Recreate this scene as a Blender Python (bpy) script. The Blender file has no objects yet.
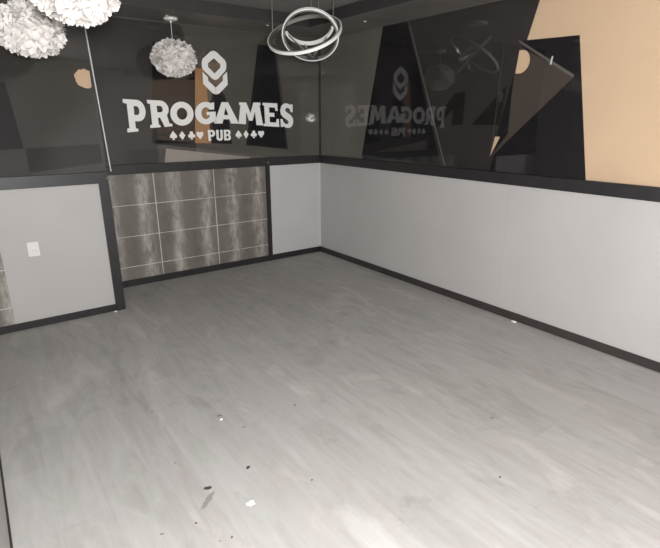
import bpy, bmesh, math, random
from mathutils import Vector, Matrix
random.seed(7)
scn = bpy.context.scene
COL = scn.collection

# ------------------------------------------------------------------ camera
YAW, PITCH = 0.6348, 0.306
CAM = Vector((-3.508, -4.962, 1.6))
RIGHT = Vector((math.cos(YAW), -math.sin(YAW), 0))
FWD = Vector((math.sin(YAW) * math.cos(PITCH), math.cos(YAW) * math.cos(PITCH), -math.sin(PITCH)))
UP = RIGHT.cross(FWD)
cd = bpy.data.cameras.new('camera')
cam = bpy.data.objects.new('camera', cd)
COL.objects.link(cam)
cam.location = CAM
cam.rotation_euler = (math.pi / 2 - PITCH, 0, -YAW)
cd.sensor_width = 36
cd.lens = 486.27 / 660 * 36
cd.clip_start = 0.02
scn.camera = cam

# ------------------------------------------------------------------ light
w = bpy.data.worlds.new('world')
scn.world = w
w.use_nodes = True
w.node_tree.nodes['Background'].inputs['Color'].default_value = (1.0, 0.995, 0.985, 1)
w.node_tree.nodes['Background'].inputs['Strength'].default_value = 1.6

# the photographer's flash, set back behind the lens for gentler falloff
fl = bpy.data.lights.new('flash', 'SPOT')
fl.spot_size = math.radians(165)
fl.spot_blend = 0.3
fl.energy = 440
fl.color = (0.985, 1.0, 1.0)
fl.shadow_soft_size = 0.10
flo = bpy.data.objects.new('flash', fl)
COL.objects.link(flo)
flo.rotation_euler = cam.rotation_euler
flo.location = CAM + Vector((-0.05, -0.45, 0.05))

scn.view_settings.view_transform = 'Standard'
scn.view_settings.look = 'None'
scn.view_settings.gamma = 1
scn.view_settings.use_curve_mapping = False
scn.view_settings.exposure = 0.42


# ------------------------------------------------------------------ materials
def lin(c):
    return tuple(((v / 255) / 12.92 if v / 255 <= 0.04045 else ((v / 255 + 0.055) / 1.055) ** 2.4) for v in c) + (1,)


class NT:
    def __init__(s, name):
        s.m = bpy.data.materials.new(name)
        s.m.use_nodes = True
        s.t = s.m.node_tree
        s.b = s.t.nodes['Principled BSDF']

    def n(s, typ, **kw):
        nd = s.t.nodes.new(typ)
        for k, v in kw.items():
            if k[0] == '_':
                nd.inputs[k[1:].replace('_', ' ')].default_value = v
            else:
                setattr(nd, k, v)
        return nd

    def l(s, a, b):
        s.t.links.new(a, b)

    def math(s, op, a, b=None):
        nd = s.n('ShaderNodeMath', operation=op)
        for i, v in enumerate((a, b)):
            if v is None:
                continue
            if isinstance(v, (int, float)):
                nd.inputs[i].default_value = v
            else:
                s.l(v, nd.inputs[i])
        return nd.outputs[0]

    def mix(s, fac, a, b):
        nd = s.n('ShaderNodeMix', data_type='RGBA')
        if isinstance(fac, (int, float)):
            nd.inputs[0].default_value = fac
        else:
            s.l(fac, nd.inputs[0])
        for i, v in ((6, a), (7, b)):
            if isinstance(v, tuple):
                nd.inputs[i].default_value = v
            else:
                s.l(v, nd.inputs[i])
        return nd.outputs[2]

    def ramp(s, fac, stops):
        nd = s.n('ShaderNodeValToRGB')
        e = nd.color_ramp.elements
        while len(e) < len(stops):
            e.new(0.5)
        for el, (p, c) in zip(e, stops):
            el.position = p
            el.color = c if isinstance(c, tuple) else (c, c, c, 1)
        s.l(fac, nd.inputs[0])
        return nd.outputs[0]


def plain(name, col, rough=0.6, metal=0.0, var=0.06, scale=9.0, bump=0.0, spec=0.5):
    k = NT(name)
    tc = k.n('ShaderNodeTexCoord')
    no = k.n('ShaderNodeTexNoise', _Scale=scale, _Detail=5.0)
    k.l(tc.outputs['Object'], no.inputs['Vector'])
    c = col if len(col) == 4 else lin(col)
    dk = tuple(v * (1 - var) for v in c[:3]) + (1,)
    lt = tuple(min(1, v * (1 + var)) for v in c[:3]) + (1,)
    k.l(k.ramp(no.outputs[0], [(0.3, dk), (0.7, lt)]), k.b.inputs['Base Color'])
    k.b.inputs['Roughness'].default_value = rough
    k.b.inputs['Metallic'].default_value = metal
    k.b.inputs['Specular IOR Level'].default_value = spec
    if bump:
        bp = k.n('ShaderNodeBump', _Strength=bump, _Distance=0.002)
        n2 = k.n('ShaderNodeTexNoise', _Scale=scale * 22, _Detail=3.0)
        k.l(tc.outputs['Object'], n2.inputs['Vector'])
        k.l(n2.outputs[0], bp.inputs['Height'])
        k.l(bp.outputs[0], k.b.inputs['Normal'])
    return k.m


def floor_mat():
    k = NT('grey_laminate')
    tc = k.n('ShaderNodeTexCoord')
    sp = k.n('ShaderNodeSeparateXYZ')
    k.l(tc.outputs['Object'], sp.inputs[0])
    # planks run along y: swap axes for the brick texture
    cb = k.n('ShaderNodeCombineXYZ')
    k.l(sp.outputs[1], cb.inputs[0])
    k.l(sp.outputs[0], cb.inputs[1])
    br = k.n('ShaderNodeTexBrick', offset=0.37, _Scale=1.0, _Mortar_Size=0.0012, _Mortar_Smooth=0.3, _Bias=0.0,
             _Brick_Width=1.28, _Row_Height=0.192, _Color1=(0.0, 0.0, 0.0, 1), _Color2=(1, 1, 1, 1), _Mortar=(0.5, 0.5, 0.5, 1))
    k.l(cb.outputs[0], br.inputs['Vector'])
    # long grain streaks
    mp = k.n('ShaderNodeMapping')
    mp.inputs['Scale'].default_value = (20, 2.4, 1)
    k.l(tc.outputs['Object'], mp.inputs[0])
    g = k.n('ShaderNodeTexNoise', _Scale=1.0, _Detail=7.0, _Roughness=0.62, _Distortion=0.5)
    k.l(mp.outputs[0], g.inputs['Vector'])
    mp2 = k.n('ShaderNodeMapping')
    mp2.inputs['Scale'].default_value = (3.6, 1.5, 1)
    k.l(tc.outputs['Object'], mp2.inputs[0])
    g2 = k.n('ShaderNodeTexNoise', _Scale=1.0, _Detail=6.0, _Roughness=0.6, _Distortion=0.8)
    k.l(mp2.outputs[0], g2.inputs['Vector'])
    base = k.ramp(g.outputs[0], [(0.25, lin((156, 153, 149))), (0.75, lin((188, 185, 183)))])
    blot = k.ramp(g2.outputs[0], [(0.32, lin((142, 138, 132))), (0.47, lin((170, 167, 163))), (0.56, lin((166, 158, 156))), (0.68, lin((194, 188, 185)))])
    c = k.mix(0.5, base, blot)
    tint = k.mix(0.035, c, br.outputs['Color'])
    # dust and scuffs
    n3 = k.n('ShaderNodeTexNoise', _Scale=3.0, _Detail=8.0, _Roughness=0.7)
    k.l(tc.outputs['Object'], n3.inputs['Vector'])
    sc = k.ramp(n3.outputs[0], [(0.60, 0.0), (0.74, 0.5)])
    c2 = k.mix(sc, tint, lin((132, 126, 122)))
    c3 = k.mix(k.math('MULTIPLY', br.outputs['Fac'], 0.10), c2, lin((105, 102, 99)))
    k.l(c3, k.b.inputs['Base Color'])
    k.b.inputs['Specular IOR Level'].default_value = 0.12
    k.l(k.ramp(g2.outputs[0], [(0.3, 0.55), (0.7, 0.72)]), k.b.inputs['Roughness'])
    bp = k.n('ShaderNodeBump', _Strength=0.25, _Distance=0.001)
    k.l(k.math('SUBTRACT', g.outputs[0], br.outputs['Fac']), bp.inputs['Height'])
    k.l(bp.outputs[0], k.b.inputs['Normal'])
    return k.m


def tile_mat():
    """brown-grey tiles 0.63 x 0.30 m, cloudy pale bands twice on each tile, pale grout"""
    k = NT('clouded_tile')
    tc = k.n('ShaderNodeTexCoord')
    sp = k.n('ShaderNodeSeparateXYZ')
    k.l(tc.outputs['Object'], sp.inputs[0])
    X, Z = sp.outputs[0], sp.outputs[2]
    nz = k.n('ShaderNodeTexNoise', _Scale=4.0, _Detail=6.0, _Roughness=0.65)
    k.l(tc.outputs['Object'], nz.inputs['Vector'])
    mp = k.n('ShaderNodeMapping')
    mp.inputs['Scale'].default_value = (22, 22, 7)
    k.l(tc.outputs['Object'], mp.inputs[0])
    nf = k.n('ShaderNodeTexNoise', _Scale=1.0, _Detail=7.0, _Roughness=0.7)
    k.l(mp.outputs[0], nf.inputs['Vector'])
    ph = k.math('ADD', X, k.math('MULTIPLY', k.math('SUBTRACT', nz.outputs[0], 0.5), 0.16))
    u = k.math('MODULO', k.math('ADD', ph, 10 * 0.315 + 1.77 + 0.06), 0.315)   # 0..0.315
    d = k.math('ABSOLUTE', k.math('SUBTRACT', u, 0.1575))
    band = k.ramp(k.math('DIVIDE', d, 0.1575), [(0.0, 0.0), (0.45, 0.12), (1.0, 1.0)])
    f = k.math('MULTIPLY', band, k.ramp(nf.outputs[0], [(0.32, 0.0), (0.7, 1.0)]))
    base = k.ramp(nz.outputs[0], [(0.3, lin((98, 93, 86))), (0.7, lin((118, 112, 104)))])
    c = k.mix(f, base, lin((196, 191, 183)))
    # grout lines
    gx = k.math('ABSOLUTE', k.math('SUBTRACT', k.math('MODULO', k.math('ADD', X, 6.30 + 2.03 + 0.315), 0.63), 0.315))
    gz = k.math('ABSOLUTE', k.math('SUBTRACT', k.math('MODULO', k.math('ADD', Z, 3.075 - 0.812 + 0.15), 0.3075), 0.15))
    gl = k.math('MAXIMUM', k.math('LESS_THAN', gx, 0.0042), k.math('LESS_THAN', gz, 0.0032))
    k.l(k.mix(k.math('MULTIPLY', gl, k.ramp(nz.outputs[0], [(0.35, 0.55), (0.6, 1.0)])), c, lin((215, 208, 198))), k.b.inputs['Base Color'])
    k.b.inputs['Roughness'].default_value = 0.5
    return k.m


def glass_mat():
    k = NT('clear_glass')
    t = k.t
    t.nodes.remove(k.b)
    out = t.nodes['Material Output']
    geo = k.n('ShaderNodeNewGeometry')
    ior = k.ramp(geo.outputs['Backfacing'], [(0, 1.0), (1, 0.0)])
    v = k.math('ADD', k.math('MULTIPLY', ior, 1.52 - 1 / 1.52), 1 / 1.52)
    fr = k.n('ShaderNodeFresnel')
    k.l(v, fr.inputs['IOR'])
    tr = k.n('ShaderNodeBsdfTransparent')
    tr.inputs[0].default_value = (0.93, 0.93, 0.925, 1)
    gl = k.n('ShaderNodeBsdfGlossy', _Roughness=0.015)
    mx = k.n('ShaderNodeMixShader')
    k.l(fr.outputs[0], mx.inputs[0])
    k.l(tr.outputs[0], mx.inputs[1])
    k.l(gl.outputs[0], mx.inputs[2])
    k.l(mx.outputs[0], out.inputs['Surface'])
    return k.m


def feather_mat():
    k = NT('white_feather')
    k.b.inputs['Base Color'].default_value = lin((226, 220, 216))
    k.b.inputs['Roughness'].default_value = 0.9
    k.b.inputs['Specular IOR Level'].default_value = 0.1
    return k.m


M = dict(
    floor=floor_mat(), tile=tile_mat(), glass=glass_mat(),
    wall=plain('grey_wall_paint', (194, 193, 192), 0.55, var=0.035, scale=2.5, bump=0.15),
    wallw=plain('pale_wall_paint', (182, 178, 176), 0.55, var=0.03, scale=2.5, bump=0.15),
    bead=plain('white_caulk', (225, 224, 224), 0.5),
    black=plain('black_trim', (40, 38, 39), 0.42, var=0.15, scale=12, bump=0.1),
    brown=plain('dark_baseboard', (55, 50, 48), 0.5, var=0.2, scale=6, bump=0.1),
    soffit=plain('dark_ceiling_panel', (110, 105, 101), 0.5, var=0.12, scale=3),
    fascia=plain('black_fascia', (50, 48, 48), 0.6, var=0.1),
    ceil=plain('ceiling_charcoal', (128, 124, 121), 0.7, var=0.1, scale=3),
    white=plain('white_plastic', (228, 225, 220), 0.35, var=0.01),
    sign=plain('white_sign_vinyl', (240, 238, 235), 0.5, var=0.01),
    feather=feather_mat(),
    chrome=plain('brushed_steel', (190, 187, 183), 0.28, metal=0.9, var=0.03),
    led=plain('white_diffuser', (245, 243, 240), 0.4, var=0.01),
    dull=plain('grey_lamp_metal', (120, 114, 108), 0.35, metal=0.6, var=0.05),
    dark=plain('dark_fitting', (60, 57, 55), 0.4, var=0.05),
    silver=plain('silver_joint', (200, 200, 200), 0.35, metal=0.3, var=0.1),
    # mural paints, some used for painted reflections
    olive=plain('mural_olive_grey', (100, 95, 89), 0.7, spec=0.05, var=0.05, scale=4),
    olive2=plain('mural_warm_grey', (124, 118, 111), 0.7, spec=0.05, var=0.05, scale=4),
    oliveR=plain('mural_charcoal', (62, 58, 57), 0.7, spec=0.05, var=0.05, scale=4),
    mblack=plain('mural_black', (35, 33, 36), 0.7, spec=0.05, var=0.08),
    mgrey=plain('mural_dark_grey', (72, 68, 67), 0.7, spec=0.05, var=0.12, scale=5),
    mghost=plain('mural_slate', (72, 70, 66), 0.7, spec=0.05, var=0.08, scale=5),
    mshape=plain('mural_reflection_dark', (40, 38, 38), 0.7, spec=0.05, var=0.1),
    mbrown=plain('mural_umber', (84, 75, 70), 0.7, spec=0.05, var=0.06),
    mbar=plain('mural_bar_grey', (112, 106, 102), 0.7, spec=0.05, var=0.05),
    tan=plain('mural_tan', (234, 203, 172), 0.7, spec=0.05, var=0.035, scale=2.5),
    tanb=plain('mural_ochre', (186, 140, 98), 0.7, spec=0.05, var=0.04),
    pale=plain('reflection_pale_grey', (170, 160, 150), 0.7, spec=0.05, var=0.06),
    umber2=plain('mural_taupe', (125, 112, 100), 0.7, spec=0.05, var=0.06),
    chip=plain('white_chip', (240, 238, 234), 0.6, var=0.02),
    crumb=plain('dark_crumb', (62, 58, 55), 0.8, var=0.25, scale=60),
    smear=plain('faint_smear', (140, 135, 131), 0.8, var=0.12, scale=40),
    stain=plain('grey_smear', (120, 115, 111), 0.8, var=0.15, scale=30),
)


# ------------------------------------------------------------------ helpers
def link(name, me, mat=None, parent=None, loc=None, smooth=False):
    o = bpy.data.objects.new(name, me)
    COL.objects.link(o)
    mats = mat if isinstance(mat, (list, tuple)) else [mat]
    for m_ in mats:
        if m_ is not None:
            me.materials.append(m_)
    if parent:
        o.parent = parent
    if loc is not None:
        o.location = loc
    if smooth:
        for p in me.polygons:
            p.use_smooth = True
    return o


def build(name, bm, mat, parent=None, loc=None, smooth=False):
    bmesh.ops.recalc_face_normals(bm, faces=bm.faces)
    me = bpy.data.meshes.new(name)
    bm.to_mesh(me)
    bm.free()
    return link(name, me, mat, parent, loc, smooth)


def box(bm, x0, x1, y0, y1, z0, z1, bev=0.0, mi=0):
    r = bmesh.ops.create_cube(bm, size=1)
    for v in r['verts']:
        v.co = Vector(((x0 + x1) / 2 + v.co.x * (x1 - x0), (y0 + y1) / 2 + v.co.y * (y1 - y0), (z0 + z1) / 2 + v.co.z * (z1 - z0)))
    fs = set(f for v in r['verts'] for f in v.link_faces)
    for f in fs:
        f.material_index = mi
    if bev:
        es = list(set(e for v in r['verts'] for e in v.link_edges))
        bmesh.ops.bevel(bm, geom=es, offset=bev, segments=2, affect='EDGES')
    return bm


def bx(*a, **k):
    return box(bmesh.new(), *a, **k)


def cyl(bm, p0, p1, r0, r1=None, seg=20):
    p0, p1 = Vector(p0), Vector(p1)
    r1 = r0 if r1 is None else r1
    d = p1 - p0
    mt = Matrix.Translation((p0 + p1) / 2) @ d.to_track_quat('Z', 'Y').to_matrix().to_4x4()
    bmesh.ops.create_cone(bm, cap_ends=True, segments=seg, radius1=r0, radius2=r1, depth=d.length, matrix=mt)
    return bm


def lathe(bm, prof, seg=32):
    rings = []
    for r, z in prof:
        rings.append([bm.verts.new((r * math.cos(2 * math.pi * i / seg), r * math.sin(2 * math.pi * i / seg), z)) for i in range(seg)])
    for a, b in zip(rings, rings[1:]):
        for i in range(seg):
            bm.faces.new((a[i], a[(i + 1) % seg], b[(i + 1) % seg], b[i]))
    bm.faces.new(rings[0])
    bm.faces.new(rings[-1])
    return bm


def kind_structure(o):
    o['kind'] = 'structure'
    return o


def struct(name, bm, mat, parent=None):
    o = build(name, bm, mat, parent)
    if parent is None:
        o['kind'] = 'structure'
    return o


def thing(name, label, cat, loc=(0, 0, 0), group=None):
    o = bpy.data.objects.new(name, None)
    COL.objects.link(o)
    o.location = loc
    o.empty_display_size = 0.05
    o['label'] = label
    o['category'] = cat
    if group:
        o['group'] = group
    return o


def tag(o, label, cat, group=None):
    o['label'] = label
    o['category'] = cat
    if group:
        o['group'] = group
    return o


def flat2d(name, loops, thick, mat, parent, place):
    """filled outline (holes by even-odd) with real thickness; place maps (u, v, t) to world"""
    cu = bpy.data.curves.new(name, 'CURVE')
    cu.dimensions = '2D'
    cu.fill_mode = 'BOTH'
    cu.extrude = thick / 2
    for lp in loops:
        s = cu.splines.new('POLY')
        s.points.add(len(lp) - 1)
        for pt, q in zip(s.points, lp):
            pt.co = (q[0], q[1], 0, 1)
        s.use_cyclic_u = True
    tmp = bpy.data.objects.new('tmp', cu)
    COL.objects.link(tmp)
    bpy.context.view_layer.update()
    me = bpy.data.meshes.new_from_object(tmp.evaluated_get(bpy.context.evaluated_depsgraph_get()))
    bpy.data.objects.remove(tmp)
    me.name = name
    me.materials.clear()
    for v in me.vertices:
        v.co = place(v.co.x, v.co.y, v.co.z)
    return link(name, me, mat, parent)


# ------------------------------------------------------------------ shell
ZC, ZS = 2.575, 2.47          # ceiling, underside of the soffit
RB, RT = 1.11, 1.20           # black rail bottom and top
XL, YL = -3.63, -0.60         # left wall, front of the left wall section
YR = -6.2

struct('floor', bx(-5.2, 0.1, YR, 0.1, -0.08, 0.0), M['floor'])
struct('ceiling', bx(-5.2, 0.15, YR, 0.15, ZC, ZC + 0.08), M['ceil'])
# soffit running round the room under the ceiling
bm = bmesh.new()
box(bm, -3.7, 0.0, -0.586, 0.0, ZS, ZC - 0.001, mi=0)
box(bm, -0.54, 0.0, YR, -0.5861, ZS, ZC - 0.001, mi=0)
for f in bm.faces:
    pass
so = struct('ceiling_soffit', bm, [M['soffit'], M['fascia']])
for p in so.data.polygons:
    if abs(p.normal.z) < 0.5:
        p.material_index = 1
so.name = 'trim_1'
# thin pale bead where the glazing meets the soffit
bm = bmesh.new()
box(bm, -2.58, -0.012, -0.024, -0.014, ZS - 0.006, ZS)
box(bm, -0.024, -0.014, -4.6, -0.024, ZS - 0.006, ZS)
struct('trim_2', bm, M['dull'])

# back wall: backing, half-height grey panel and the tiled panel
wb = struct('wall_back', bx(-2.58, 0.1, 0.0, 0.1, 0.0, ZC), M['olive'])
build('dado_panel', bx(-0.74, -0.0, -0.020, 0.0, 0.0, RB), M['wall'], wb)
tile = build('tiled_panel', bx(-2.58, -0.74, -0.018, 0.0, 0.0, RB), M['tile'], wb)
wr = struct('wall_right', bx(0.0, 0.1, YR, 0.0, 0.0, ZC), M['oliveR'])
# right dado in three boards with hairline seams
for a, b in ((-2.66, -0.0), (YR, -2.661)):
    build('dado_panel', bx(-0.020, 0.0, a, b, 0.0, RB), M['wallw'], wr)
wl = struct('wall_left', bx(XL - 0.1, XL, -3.75, YL, 0.0, ZC), M['wall'])  # ends short: opening added behind the camera for world fill light
struct('wall_rear', bx(XL - 0.1, 0.1, YR - 0.1, YR, 0.0, ZC), M['wall'])  # unseen, added to darken what the panes reflect
wf = struct('wall_front', bx(XL, -2.60, YL + 0.0, YL + 0.09, 0.0, ZC), M['mgrey'])
wf.name = 'wall_back_left'
build('wall_panel', bx(-3.405, -2.652, YL - 0.018, YL, 0.0, RB), M['wallw'], wf)
build('tiled_panel', bx(XL, -3.405, YL - 0.016, YL, 0.0, RB), M['tile'], wf)
struct('wall_return', bx(-2.60, -2.58, YL + 0.0, 0.0, 0.0, ZC), M['black'])

# white caulk line in the corner
struct('trim_3', bx(-0.0245, -0.0200, -0.0245, -0.0200, 0.07, RB), M['bead'])

# baseboards
struct('baseboard_back', bx(-2.60, -0.020, -0.034, -0.018, 0.0, 0.066, bev=0.002), M['black'])
struct('baseboard_right', bx(-0.034, -0.020, YR, -0.034, 0.0, 0.066, bev=0.002), M['brown'])
struct('baseboard_back_left', bx(XL, -2.655, YL - 0.032, YL - 0.018, 0.0, 0.06, bev=0.002), M['black'])
struct('baseboard_left', bx(XL, XL + 0.008, -3.75, YL - 0.032, 0.0, 0.010, bev=0.001), M['brown'])

# rails
bm = bmesh.new()
box(bm, -2.60, -0.0, -0.045, 0.0, RB, RT, bev=0.004)
struct('trim_4', bm, M['black'])
struct('trim_5', bx(-0.045, 0.0, YR, -0.045, RB, RT, bev=0.004), M['black'])
struct('trim_6', bx(XL, -2.58, YL - 0.045, YL, RB, RT, bev=0.004), M['black'])
# posts with a joint bracket at the head
post = struct('trim_7', bx(-2.655, -2.578, YL - 0.042, YL + 0.03, 0.0, RB, bev=0.003), M['black'])
post2 = struct('trim_8', bx(-0.775, -0.728, -0.040, 0.0, 0.0, RB, bev=0.003), M['black'])
for par, x, y, z in ((post, -2.58, YL - 0.047, 1.150), (post2, -0.752, -0.047, 1.150)):
    bm = bmesh.new()
    box(bm, x - 0.014, x - 0.003, y - 0.003, y + 0.004, z - 0.010, z + 0.010, bev=0.001)
    box(bm, x + 0.003, x + 0.014, y - 0.003, y + 0.004, z - 0.010, z + 0.010, bev=0.001)
    build('joint_bracket', bm, M['dull'], par)

# ------------------------------------------------------------------ mural and painted reflections under the glass
def poly_b(y):
    return lambda u, v, t: Vector((u, y + t, v))


def poly_r(x):
    return lambda u, v, t: Vector((x + t, u, v))


def mural(par, mapper, base, items):
    for i, (nm, mat, loops) in enumerate(items):
        flat2d(nm, loops, 0.0007, M[mat], par, mapper(base - 0.0005 - 0.0008 * i))


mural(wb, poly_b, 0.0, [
    ('painted_field', 'mgrey', [[(-2.578, 1.2), (-2.578, 2.469), (-1.62, 2.469), (-1.5, 2.12), (-1.57, 1.2)]]),
    ('painted_block', 'mblack', [[(-2.00, 1.385), (-1.90, 2.30), (-1.50, 2.20), (-1.565, 1.379)]]),
    ('painted_strip', 'tanb', [[(-1.506, 2.092), (-1.40, 2.092), (-1.395, 1.374), (-1.567, 1.379)]]),
    ('painted_patch', 'umber2', [[(-1.41, 2.155), (-1.215, 2.165), (-1.183, 1.996), (-1.234, 1.898), (-1.40, 1.931)]]),
    ('painted_figure', 'mblack', [[(-1.34, 1.876), (-1.27, 1.92), (-1.204, 1.85), (-1.158, 1.359), (-1.393, 1.374), (-1.402, 1.70)]]),
    ('painted_wedge', 'mblack', [[(-0.80, 2.36), (-0.60, 2.36), (-0.475, 1.285), (-0.993, 1.344)]]),
    ('painted_line', 'mshape', [[(-0.588, 2.33), (-0.576, 2.33), (-0.458, 1.275), (-0.470, 1.275)]]),
    ('reflection_wedge', 'pale', [[(-1.87, 1.335), (-1.50, 1.285), (-0.951, 1.214), (-0.951, 1.20), (-1.90, 1.20)]]),  # pale wedge painting a counter's reflection above the rail
    ('painted_block', 'oliveR', [[(-2.24, 1.33), (-1.875, 1.335), (-1.91, 1.20), (-2.26, 1.20)]]),
])
mural(wr, poly_r, 0.0, [
    ('painted_field', 'olive2', [[(-0.002, 1.2), (-0.002, 2.469), (-1.066, 2.469), (-0.787, 1.24), (-0.80, 1.2)]]),
    ('painted_wedge', 'mblack', [[(-1.066, 2.465), (-1.392, 2.465), (-1.91, 1.205), (-0.785, 1.245)]]),
    ('painted_line', 'mbar', [[(-1.408, 2.465), (-1.422, 2.465), (-1.966, 1.202), (-1.950, 1.202)]]),
    ('painted_field', 'tan', [[(-2.735, 2.469), (-2.65, 2.15), (-2.50, 1.2), (YR, 1.2), (YR, 2.469)]]),
    ('painted_block', 'mblack', [[(-2.625, 2.165), (-3.049, 2.15), (-3.24, 1.20), (-2.44, 1.20)]]),
    ('painted_flag', 'mbrown', [[(-2.60, 2.13), (-3.048, 1.886), (-2.437, 1.312), (-2.565, 1.49), (-2.578, 1.952)]]),
    ('painted_fold', 'mblack', [[(-2.572, 1.931), (-2.575, 1.49), (-2.474, 1.487)]]),
    ('painted_chip', 'tan', [[(-2.462, 1.474), (-2.508, 1.474), (-2.430, 1.318)]]),
    ('painted_bar', 'mbar', [[(-2.585, 2.175), (-2.595, 2.152), (-3.045, 1.880), (-3.052, 1.900)]]),
    ('painted_highlight', 'chip', [[(-2.868, 2.035), (-2.880, 2.035), (-2.872, 1.98), (-2.860, 1.98)]]),  # white tick painted as a highlight on the bar
    ('reflection_chevron', 'mshape', [[(-1.804, 1.603), (-2.022, 1.824), (-2.128, 1.828), (-2.124, 1.562), (-2.004, 1.561), (-2.012, 1.702), (-1.845, 1.534)]]),  # reflected letter shapes painted as flat dark chevrons, here and below
    ('reflection_chevron', 'mshape', [[(-2.218, 1.563), (-2.528, 1.862), (-2.492, 1.565)]]),
])
# half disc peeking out from behind the dark field
cx, cz, rr = -2.615, 2.02, 0.085
flat2d('painted_half_disc', [[(-2.605, 2.10)] + [(cx - rr * math.sin(a) - 0.0, cz + rr * math.cos(a)) for a in [math.radians(d) for d in range(25, 171, 12)]] + [(-2.59, 1.94)]],
       0.0008, M['tan'], wr, poly_r(-0.0113))
mural(wf, poly_b, YL, [
    ('painted_field', 'mghost', [[(-3.12, 2.03), (-2.60, 2.06), (-2.60, 1.455), (-3.12, 1.43)]]),
    ('painted_block', 'mshape', [[(-3.12, 1.40), (-2.60, 1.42), (-2.60, 1.27), (-3.12, 1.22)]]),
    ('painted_block', 'mblack', [[(XL, 1.86), (-3.17, 1.86), (-3.13, 1.40), (XL, 1.38)]]),
])
pts = [(-2.640 + 0.075 * (1 + 0.10 * random.uniform(-1, 1)) * math.cos(a), 1.905 + 0.070 * (1 + 0.10 * random.uniform(-1, 1)) * math.sin(a)) for a in [math.radians(d) for d in range(0, 360, 15)]]
flat2d('painted_lamp_disc', [[(min(x, -2.603), z) for x, z in pts]], 0.0016, M['tan'], wf, poly_b(YL - 0.0085))  # tan disc painted in place of a feather lamp showing in the glass

# ------------------------------------------------------------------ glass panes
GB = -0.016       # front face of the glass on the back wall
def pane(name, b):
    o = struct(name, b, M['glass'])
    return o


pane('window_1', bx(-2.575, -0.020, GB, GB + 0.004, RT + 0.0005, ZS - 0.0005))
pane('window_2', bx(GB, GB + 0.004, YR, -0.020, RT + 0.0005, ZS - 0.0005))
pane('window_3', bx(XL, -2.585, YL + GB, YL + GB + 0.004, RT + 0.0005, ZS + 0.10))
# joints
struct('trim_9', bx(-0.019, -0.0005, -0.019, -0.0005, RT, ZS), M['fascia'])
jt = bmesh.new()
box(jt, -2.586, -2.578, YL - 0.026, YL - 0.010, RT, ZC)
for v in jt.verts:
    v.co.x -= (v.co.z - RT) * 0.045 - 0.035
struct('trim_10', jt, M['silver'])

# ------------------------------------------------------------------ lettering
def bil(q, u, v):
    (tl, tr, br, bl) = q
    ax = bl[0] * (1 - u) + br[0] * u
    az = bl[1] * (1 - u) + br[1] * u
    bx_ = tl[0] * (1 - u) + tr[0] * u
    bz = tl[1] * (1 - u) + tr[1] * u
    return ax * (1 - v) + bx_ * v, az * (1 - v) + bz * v


def arc(cx, cy, rx, ry, a0, a1, n=8):
    return [(cx + rx * math.cos(math.radians(a0 + (a1 - a0) * i / n)), cy + ry * math.sin(math.radians(a0 + (a1 - a0) * i / n))) for i in range(n + 1)]


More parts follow.
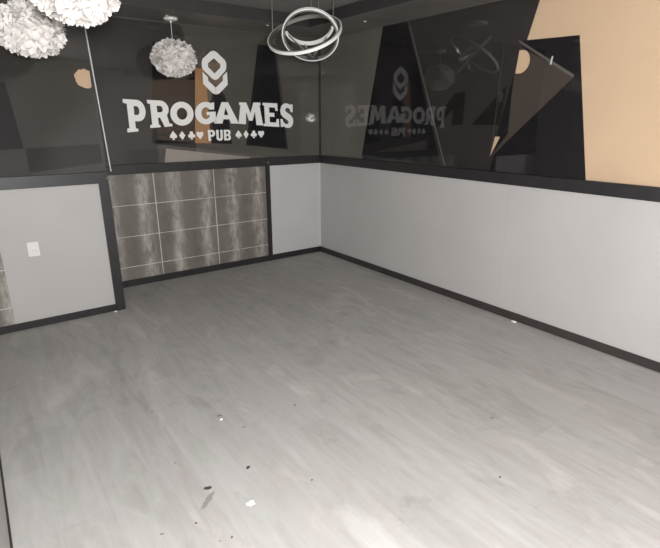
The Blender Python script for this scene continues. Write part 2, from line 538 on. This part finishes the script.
G = {
    'P': [[(-0.05, 1.0), (0.62, 1.0)] + arc(0.62, 0.66, 0.38, 0.34, 90, -90, 10) + [(0.43, 0.32), (0.43, 0.10), (0.55, 0.08), (0.55, 0), (0.0, -0.04), (0.0, 0.08), (0.12, 0.10), (0.12, 0.86), (-0.05, 0.88)],
          [(0.43, 0.80), (0.58, 0.80)] + arc(0.58, 0.66, 0.12, 0.14, 90, -90, 6) + [(0.43, 0.52)]],
    'R': [[(-0.03, 1.0), (0.62, 1.0)] + arc(0.62, 0.69, 0.34, 0.31, 90, -50, 9) + [(0.90, 0.12), (1.03, 0.10), (1.03, 0), (0.66, 0), (0.50, 0.36), (0.40, 0.36), (0.40, 0.10), (0.47, 0.08), (0.47, 0), (0, 0), (0, 0.10), (0.10, 0.12), (0.10, 0.86), (-0.03, 0.88)],
          [(0.40, 0.80), (0.56, 0.80)] + arc(0.56, 0.68, 0.12, 0.12, 90, -90, 6) + [(0.40, 0.56)]],
    'O': [arc(0.5, 0.5, 0.53, 0.54, 0, 345, 23), arc(0.5, 0.5, 0.24, 0.27, 0, 345, 23)],
    'G': [[(0.95, 1.0), (0.95, 0.66), (0.68, 0.66)] + arc(0.52, 0.50, 0.23, 0.28, 40, 320, 14) + [(0.72, 0.40), (0.56, 0.40), (0.56, 0.56), (1.02, 0.56), (1.02, 0.06), (0.90, 0.06)] + arc(0.52, 0.50, 0.54, 0.53, -48, -300, 16) + [(0.84, 0.97)]],
    'A': [[(0.34, 1.0), (0.68, 1.0), (0.99, 0), (0.68, 0), (0.64, 0.20), (0.39, 0.20), (0.34, 0), (0.03, 0)],
          [(0.42, 0.40), (0.62, 0.40), (0.52, 0.76)]],
    'M': [[(-0.0, 1.0), (0.32, 1.0), (0.50, 0.52), (0.66, 1.0), (0.98, 1.0), (0.98, 0.89), (0.93, 0.87), (0.99, 0), (0.72, 0), (0.70, 0.60), (0.57, 0.18), (0.43, 0.18), (0.31, 0.58), (0.30, 0), (0.02, 0), (0.06, 0.87), (0, 0.89)]],
    'E': [[(0, 1.0), (0.95, 1.0), (0.95, 0.68), (0.82, 0.68), (0.78, 0.82), (0.40, 0.82), (0.40, 0.59), (0.72, 0.59), (0.72, 0.42), (0.40, 0.42), (0.40, 0.18), (0.80, 0.18), (0.86, 0.34), (0.99, 0.34), (0.99, 0), (0, 0), (0, 0.10), (0.10, 0.12), (0.10, 0.88), (0, 0.90)]],
    'S': [[(0.93, 0.98), (0.93, 0.66), (0.80, 0.66), (0.70, 0.80), (0.52, 0.85), (0.38, 0.78), (0.40, 0.70), (0.56, 0.63), (0.80, 0.54), (0.98, 0.40), (1.0, 0.24), (0.90, 0.08), (0.70, 0.0), (0.46, 0.0), (0.26, 0.06), (0.20, 0.02), (0.06, 0.02), (0.04, 0.36), (0.18, 0.36), (0.28, 0.22), (0.46, 0.15), (0.62, 0.18), (0.64, 0.28), (0.48, 0.36), (0.24, 0.44), (0.07, 0.56), (0.03, 0.74), (0.12, 0.92), (0.32, 1.02), (0.54, 1.02), (0.74, 0.96), (0.80, 0.98)]],
}
Q = {
    0: ('P', (-2.222, 1.788), (-2.034, 1.779), (-2.039, 1.500), (-2.222, 1.503)),
    1: ('R', (-2.007, 1.785), (-1.81, 1.779), (-1.797, 1.544), (-2.007, 1.530)),
    2: ('O', (-1.792, 1.766), (-1.571, 1.768), (-1.574, 1.562), (-1.798, 1.555)),
    3: ('G', (-1.545, 1.768), (-1.329, 1.778), (-1.338, 1.569), (-1.547, 1.564)),
    4: ('A', (-1.329, 1.778), (-1.116, 1.782), (-1.07, 1.568), (-1.361, 1.569)),
    5: ('M', (-1.057, 1.781), (-0.802, 1.784), (-0.778, 1.546), (-1.083, 1.566)),
    6: ('E', (-0.778, 1.783), (-0.585, 1.779), (-0.575, 1.530), (-0.775, 1.540)),
    7: ('S', (-0.562, 1.775), (-0.379, 1.778), (-0.394, 1.512), (-0.566, 1.526)),
}


def ctext(s):
    return {
        'P': [[(0, 1), (0.7, 1), (1, 0.85), (1, 0.52), (0.7, 0.38), (0.36, 0.38), (0.36, 0), (0, 0)], [(0.36, 0.82), (0.6, 0.82), (0.66, 0.75), (0.66, 0.62), (0.6, 0.56), (0.36, 0.56)]],
        'U': [[(0, 1), (0.36, 1), (0.36, 0.25), (0.5, 0.18), (0.64, 0.25), (0.64, 1), (1, 1), (1, 0.18), (0.75, 0), (0.25, 0), (0, 0.18)]],
        'B': [[(0, 1), (0.75, 1), (0.98, 0.86), (0.98, 0.62), (0.84, 0.51), (1, 0.40), (1, 0.14), (0.78, 0), (0, 0)], [(0.34, 0.83), (0.6, 0.83), (0.64, 0.77), (0.64, 0.65), (0.6, 0.59), (0.34, 0.59)], [(0.34, 0.42), (0.62, 0.42), (0.66, 0.36), (0.66, 0.23), (0.62, 0.17), (0.34, 0.17)]],
    }[s]


def suit(kind, cx, cz, s):
    if kind == 'diamond':
        lp = [[(0, 0.55), (0.40, 0), (0, -0.55), (-0.40, 0)]]
    elif kind == 'heart':
        lp = [[(0, -0.52), (-0.46, 0.02)] + arc(-0.23, 0.20, 0.24, 0.24, 190, 20, 7) + arc(0.23, 0.20, 0.24, 0.24, 160, -10, 7) + [(0.46, 0.02)]]
    elif kind == 'spade':
        lp = [[(0, 0.58), (-0.44, 0.0)] + arc(-0.22, -0.12, 0.24, 0.20, 170, 310, 6) + [(-0.04, -0.22), (-0.16, -0.52), (0.16, -0.52), (0.04, -0.22)] + arc(0.22, -0.12, 0.24, 0.20, 230, 370, 6) + [(0.44, 0.0)]]
    else:
        cs = [(0, 0.27, 0.23), (-0.24, -0.08, 0.23), (0.24, -0.08, 0.23)]
        pl = []
        for dg in range(-75, 256, 6):
            a = math.radians(dg)
            best = 0.10
            for x, z, r in cs:
                pr = x * math.cos(a) + z * math.sin(a)
                q = r * r - (x * x + z * z - pr * pr)
                if q > 0 and pr > 0:
                    best = max(best, pr + math.sqrt(q))
            pl.append((best * math.cos(a), best * math.sin(a)))
        lp = [pl + [(-0.05, -0.2), (-0.17, -0.52), (0.17, -0.52), (0.05, -0.2)]]
    return [[(cx + x * s, cz + z * s) for x, z in l] for l in lp]


def sign(y, ox, oz, k, flip, label, matn='sign'):
    """whole lettering on a pane; flip: faces +y instead of -y"""
    x0, z0 = -1.30, 1.70
    th = 0.003
    t = thing('wall_lettering', label, 'sign', (ox, y, oz))

    def P(u, v, tt):
        uu = (u - x0) * k * (-1 if flip else 1)
        return Vector((uu, tt, (v - z0) * k))
    for i in range(8):
        c, *q = Q[i]
        flat2d('letter', [[bil(q, a, b) for a, b in lp] for lp in G[c]], th, M[matn], t, P)
    for c, xa, xb in (('P', -1.428, -1.352), ('U', -1.337, -1.266), ('B', -1.252, -1.176)):
        flat2d('letter', [[(xa + a * (xb - xa), 1.398 + b * 0.108) for a, b in lp] for lp in ctext(c)], th, M[matn], t, P)
    for kd, x in (('spade', -1.791), ('diamond', -1.701), ('club', -1.605), ('heart', -1.516), ('spade', -1.084), ('diamond', -0.995), ('club', -0.901), ('heart', -0.811)):
        flat2d(kd + '_symbol', suit(kd, x, 1.456, 0.078), th, M[matn], t, P)
    dia = [(-1.309, 2.262), (-1.278, 2.252), (-1.190, 2.180), (-1.178, 2.150), (-1.182, 2.105), (-1.195, 2.080), (-1.283, 1.998), (-1.310, 1.990), (-1.337, 1.998), (-1.432, 2.080), (-1.442, 2.105), (-1.440, 2.150), (-1.428, 2.180), (-1.340, 2.252)]
    hole = [(-1.309, 2.192), (-1.245, 2.142), (-1.245, 2.110), (-1.312, 2.050), (-1.378, 2.108), (-1.376, 2.142)]
    flat2d('diamond_emblem', [dia, hole], th, M[matn], t, P)
    flat2d('chevron_emblem', [[(-1.440, 2.060), (-1.386, 2.012), (-1.386, 1.980), (-1.312, 1.918), (-1.312, 1.852), (-1.345, 1.862), (-1.440, 1.946)],
                              ], th, M[matn], t, P)
    flat2d('chevron_emblem', [[(-1.176, 2.075), (-1.226, 2.030), (-1.226, 1.988), (-1.309, 1.918), (-1.309, 1.852), (-1.276, 1.862), (-1.176, 1.950)],
                              ], th, M[matn], t, P)
    return t


sign(GB - 0.0025, -1.30, 1.70, 1.0, False, 'white PROGAMES PUB lettering with card suits on dark glass above the tiled panel')

# ------------------------------------------------------------------ feather pendant lamps
def feather_shade(seed, rx, rz, n=750):
    rnd = random.Random(seed)
    bm = bmesh.new()
    r = bmesh.ops.create_icosphere(bm, subdivisions=3, radius=1.0)
    for v in r['verts']:
        v.co = Vector((v.co.x * rx * 0.89, v.co.y * rx * 0.89, v.co.z * rz * 0.89))
    for i in range(n):
        zz = 1 - 2 * (i + 0.5) / n
        ph = i * 2.399963 + rnd.uniform(-0.1, 0.1)
        rr_ = math.sqrt(max(0, 1 - zz * zz))
        nrm = Vector((rr_ * math.cos(ph), rr_ * math.sin(ph), zz))
        base = Vector((nrm.x * rx * 0.88, nrm.y * rx * 0.88, nrm.z * rz * 0.88))
        out = Vector((nrm.x / rx, nrm.y / rx, nrm.z / rz)).normalized()
        tv = Vector((rnd.gauss(0, 1), rnd.gauss(0, 1), rnd.gauss(0, 1) - 0.5))
        tv = (tv - out * tv.dot(out)).normalized()
        sv = out.cross(tv)
        L = rx * rnd.uniform(0.30, 0.44)
        W = L * rnd.uniform(0.5, 0.7)
        tip = rnd.uniform(0.6, 1.9)
        prev = None
        for j in range(5):
            s = j / 4
            lift = rx * (0.010 + 0.10 * tip * s * s + 0.05 * s)
            c = base + tv * (s * L) * (1 - 0.25 * s) + out * lift
            wv = W * math.sin(math.pi * (0.12 + 0.80 * s)) * 0.5
            a = bm.verts.new(c - sv * wv + out * wv * 0.08)
            m_ = bm.verts.new(c - out * wv * 0.05)
            b = bm.verts.new(c + sv * wv + out * wv * 0.08)
            if prev:
                bm.faces.new((prev[0], prev[1], m_, a))
                bm.faces.new((prev[1], prev[2], b, m_))
            prev = (a, m_, b)
    return bm


def pendant(x, y, z, ztop, rx, rz, label, seed):
    t = thing('feather_pendant_lamp', label, 'lamp', (x, y, ztop), 'white feather pendant lamps')
    bm = lathe(bmesh.new(), [(0.060, 0), (0.062, -0.006), (0.058, -0.018), (0.045, -0.024), (0.012, -0.026), (0.008, -0.040)], 32)
    build('canopy', bm, M['white'], t, smooth=False)
    build('cord', cyl(bmesh.new(), (0, 0, -0.036), (0, 0, z - ztop + rz * 0.6), 0.0028, seg=8), M['white'], t)
    build('feather_shade', feather_shade(seed, rx, rz), M['feather'], t, (0, 0, z - ztop), smooth=True)
    return t


pendant(-1.797, -0.243, 2.141, ZS, 0.184, 0.136, 'white feather ball lamp with its canopy and cord in view, beside the lettering emblem', 1)
pendant(-3.060, -1.400, 2.103, ZC, 0.172, 0.130, 'white feather ball lamp at the left edge, lower of the two overlapping ones', 2)
pendant(-2.993, -2.400, 2.150, ZC, 0.168, 0.132, 'nearest and largest white feather ball lamp, cut off by the top edge', 3)

# ------------------------------------------------------------------ ring chandelier
DEP = 3.95
RC = CAM + FWD * DEP + RIGHT * (305 - 330) / 486.27 * DEP - UP * (35 - 274) / 486.27 * DEP
PX = DEP / 486.27
ch = thing('ring_chandelier', 'white modern chandelier of interlocking thin rings hung near the room corner', 'lamp', (RC.x, RC.y, ZC))
view = (RC - CAM).normalized()
vr = RIGHT
vu = view.cross(RIGHT) * -1
if vu.z < 0:
    vu = -vu


def ring(name, cx, cy, R, minor, tilt, near_bottom, hw, ht, mat_out, mat_in, c=RC, start=0, end=360):
    """a flat circular band; centre offset (cx, cy) and radius in metres"""
    ctr = RC + vr * cx + vu * cy
    a = math.radians(tilt)
    e1 = vr * math.cos(a) + vu * math.sin(a)
    e2p = vu * math.cos(a) - vr * math.sin(a)
    m_ = minor / R
    e2 = e2p * m_ + view * (math.sqrt(1 - m_ * m_) * (1 if near_bottom else -1))
    nn = e1.cross(e2).normalized()
    org = ch.location

    def mk(nm, r0, r1, h, mat):
        bm = bmesh.new()
        N = 72
        full = end - start >= 360
        rings = []
        for i in range(N + (0 if full else 1)):
            th = math.radians(start + (end - start) * i / N)
            d = e1 * math.cos(th) + e2 * math.sin(th)
            rings.append([bm.verts.new(ctr + d * r_ + nn * hh - org) for r_, hh in ((r0, -h), (r1, -h), (r1, h), (r0, h))])
        cnt = len(rings)
        for i in range(cnt if full else cnt - 1):
            p, q = rings[i], rings[(i + 1) % cnt]
            for j in range(4):
                bm.faces.new((p[j], p[(j + 1) % 4], q[(j + 1) % 4], q[j]))
        if not full:
            bm.faces.new(rings[0])
            bm.faces.new(rings[-1])
        return build(nm, bm, mat, ch, smooth=False)
    f = mk(name, R - hw, R, ht, mat_in)
    g = mk('light_strip', R, R + hw * 0.7, ht * 0.9, mat_out)
    g.parent = f
    return lambda th: ctr + (e1 * math.cos(math.radians(th)) + e2 * math.sin(math.radians(th))) * R


S = PX
rA = ring('ring_frame', -0.5 * S, 1.0 * S, 37.0 * S, 15.0 * S, 13, True, 0.012, 0.013, M['led'], M['chrome'])
rB = ring('ring_frame', 5.5 * S, -0.5 * S, 27.5 * S, 22.5 * S, -8, False, 0.013, 0.013, M['led'], M['chrome'])
rC = ring('ring_frame', 4.0 * S, 8 * S, 24.0 * S, 16.0 * S, 4, False, 0.010, 0.014, M['led'], M['led'], start=195, end=350)
# driver hub and struts, suspension cords
hub = RC + vr * (7 * S) - vu * (20.5 * S) - ch.location
bm = lathe(bmesh.new(), [(0.020, 0.012), (0.046, 0.010), (0.050, 0.0), (0.046, -0.012), (0.018, -0.016)], 28)
build('hub', bm, M['dark'], ch, hub, smooth=True)
for th in (200, 255, 320):
    build('strut', cyl(bmesh.new(), hub, rC(th) - ch.location, 0.006, seg=8), M['chrome'], ch)
for p, q in ((rA(150), (-24, 70)), (rA(30), (8, 72)), (rB(80), (14, 70)), (rB(95), (10, 70))):
    top = Vector((p.x + 0.01, p.y + 0.01, ZC))
    build('cord', cyl(bmesh.new(), p - ch.location, top - ch.location, 0.0035, seg=8), M['chrome'], ch)
build('canopy', lathe(bmesh.new(), [(0.11, 0), (0.112, -0.01), (0.10, -0.028), (0.02, -0.030)], 32), M['white'], ch)

# ------------------------------------------------------------------ small ceiling spots in the soffit
for x, y, lab in ((-1.86, -0.33, 'tiny pale spot fitting in the soffit left of the feather lamp canopy'),
                  (-0.93, -0.45, 'tiny pale spot fitting in the soffit behind the ring chandelier'),
                  (-0.30, -1.15, 'tiny pale spot fitting in the soffit over the right wall')):
    s_ = build('ceiling_spot', lathe(bmesh.new(), [(0.013, 0.0), (0.014, -0.003), (0.009, -0.005), (0.005, -0.003)], 16), M['white'], None, (x, y, ZS))
    tag(s_, lab, 'ceiling light', 'tiny spots in the soffit')

# ------------------------------------------------------------------ socket on the left panel
sk = thing('wall_socket', 'white single power socket on the pale panel at the left', 'socket', (-3.190, YL - 0.018, 0.640))
build('cover_plate', bx(-0.039, 0.039, -0.009, 0.0, -0.056, 0.056, bev=0.003), M['white'], sk)
bm = bmesh.new()
mt = Matrix.Rotation(math.pi / 2, 4, 'X')
lathe(bm, [(0.026, 0.0), (0.026, 0.013), (0.021, 0.014), (0.019, 0.010), (0.002, 0.010)], 28)
bmesh.ops.transform(bm, matrix=Matrix.Translation((0, 0, -0.012)) @ mt, verts=bm.verts)
ins = build('socket_insert', bm, M['white'], sk)
for dx in (-0.0095, 0.0095):
    build('socket_hole', cyl(bmesh.new(), (dx, -0.0120, -0.012), (dx, -0.0098, -0.012), 0.003, seg=10), M['dark'], ins)

# ------------------------------------------------------------------ debris on the floor
def blob(name, x, y, sx, sy, h, mat, label, cat, group=None, rot=0.0, seed=0, n=13):
    rnd = random.Random(seed)
    bm = bmesh.new()
    lo, hi = [], []
    for i in range(n):
        a = 2 * math.pi * i / n
        k = 1 + rnd.uniform(-0.28, 0.28)
        p = Vector((math.cos(a) * sx * k, math.sin(a) * sy * k, 0))
        p.rotate(Matrix.Rotation(rot, 3, 'Z'))
        lo.append(bm.verts.new(p))
        hi.append(bm.verts.new(p * 0.72 + Vector((0, 0, h * rnd.uniform(0.7, 1.1)))))
    for i in range(n):
        bm.faces.new((lo[i], lo[(i + 1) % n], hi[(i + 1) % n], hi[i]))
    bm.faces.new(hi)
    bm.faces.new(lo[::-1])
    o = build(name, bm, mat, None, (x, y, 0.0))
    return tag(o, label, cat, group)


blob('paint_chip', -2.761, -3.363, 0.020, 0.016, 0.003, M['chip'], 'white flake on the floor near the bottom edge, the brightest one', 'debris', seed=1)
blob('paint_chip', -2.603, -2.705, 0.008, 0.007, 0.006, M['chip'], 'small white chip lying against a dark crumb on the floor', 'debris', seed=2)
blob('dirt_crumb', -2.595, -2.668, 0.018, 0.013, 0.004, M['stain'], 'dark three-cornered crumb behind a white chip on the floor', 'debris', seed=3, n=5)
blob('dirt_crumb', -2.665, -3.150, 0.013, 0.007, 0.005, M['crumb'], 'dark crumb in front of the white flake', 'debris', seed=4, rot=0.4)
blob('dirt_crumb', -2.878, -3.165, 0.018, 0.010, 0.004, M['crumb'], 'dark curled scrap at the top of the grey smear on the floor', 'debris', seed=5, rot=-0.3)
blob('dirt_smear', -2.905, -3.235, 0.013, 0.055, 0.0004, M['smear'], 'thin grey smear trailing from a dark scrap on the floor', 'stain', seed=6, rot=-0.9, n=23)
from_px = [(244, 427, 0.011, 'small dark speck right of the white chip with the crumb'), (520, 419, 0.0, ''), (492, 418, 0.014, 'lone dark speck on the right side of the floor'),
           (295, 405, 0.009, 'dark speck farthest back in the middle of the floor'), (175, 463, 0.008, 'dark speck left of the scrap and smear'),
           (196, 523, 0.008, 'dark speck below the smear'), (162, 534, 0.010, 'dark speck nearest the lower left corner'),
           (232, 537, 0.008, 'tiny dark speck closest to the bottom edge, left of its twin'), (220, 541, 0.007, 'pale brown speck at the bottom edge of the floor'),
           (312, 480, 0.007, 'tiny speck right of the white flake'), (152, 412, 0.010, 'speck standing alone in the left middle of the floor'),
           (500, 477, 0.010, 'small dark mark in the lower right of the floor')]
for i, (px_, py_, s_, lab) in enumerate(from_px):
    if not s_:
        continue
    d = FWD + RIGHT * (px_ - 330) / 486.27 - UP * (py_ - 274) / 486.27
    p = CAM + d * (-CAM.z / d.z)
    blob('dirt_speck', round(p.x, 3), round(p.y, 3), s_ * 0.8, s_ * 0.5, 0.002, M['crumb'] if i % 2 else M['stain'], lab, 'debris', 'dirt specks on the floor', seed=20 + i, n=7, rot=i)
blob('plaster_crumb', -2.668, -0.655, 0.012, 0.006, 0.008, M['chip'], 'white plaster crumb at the foot of the black post', 'debris', seed=50)
blob('plaster_crumb', -0.058, -2.86, 0.010, 0.022, 0.010, M['chip'], 'white plaster crumb against the right baseboard', 'debris', seed=51)
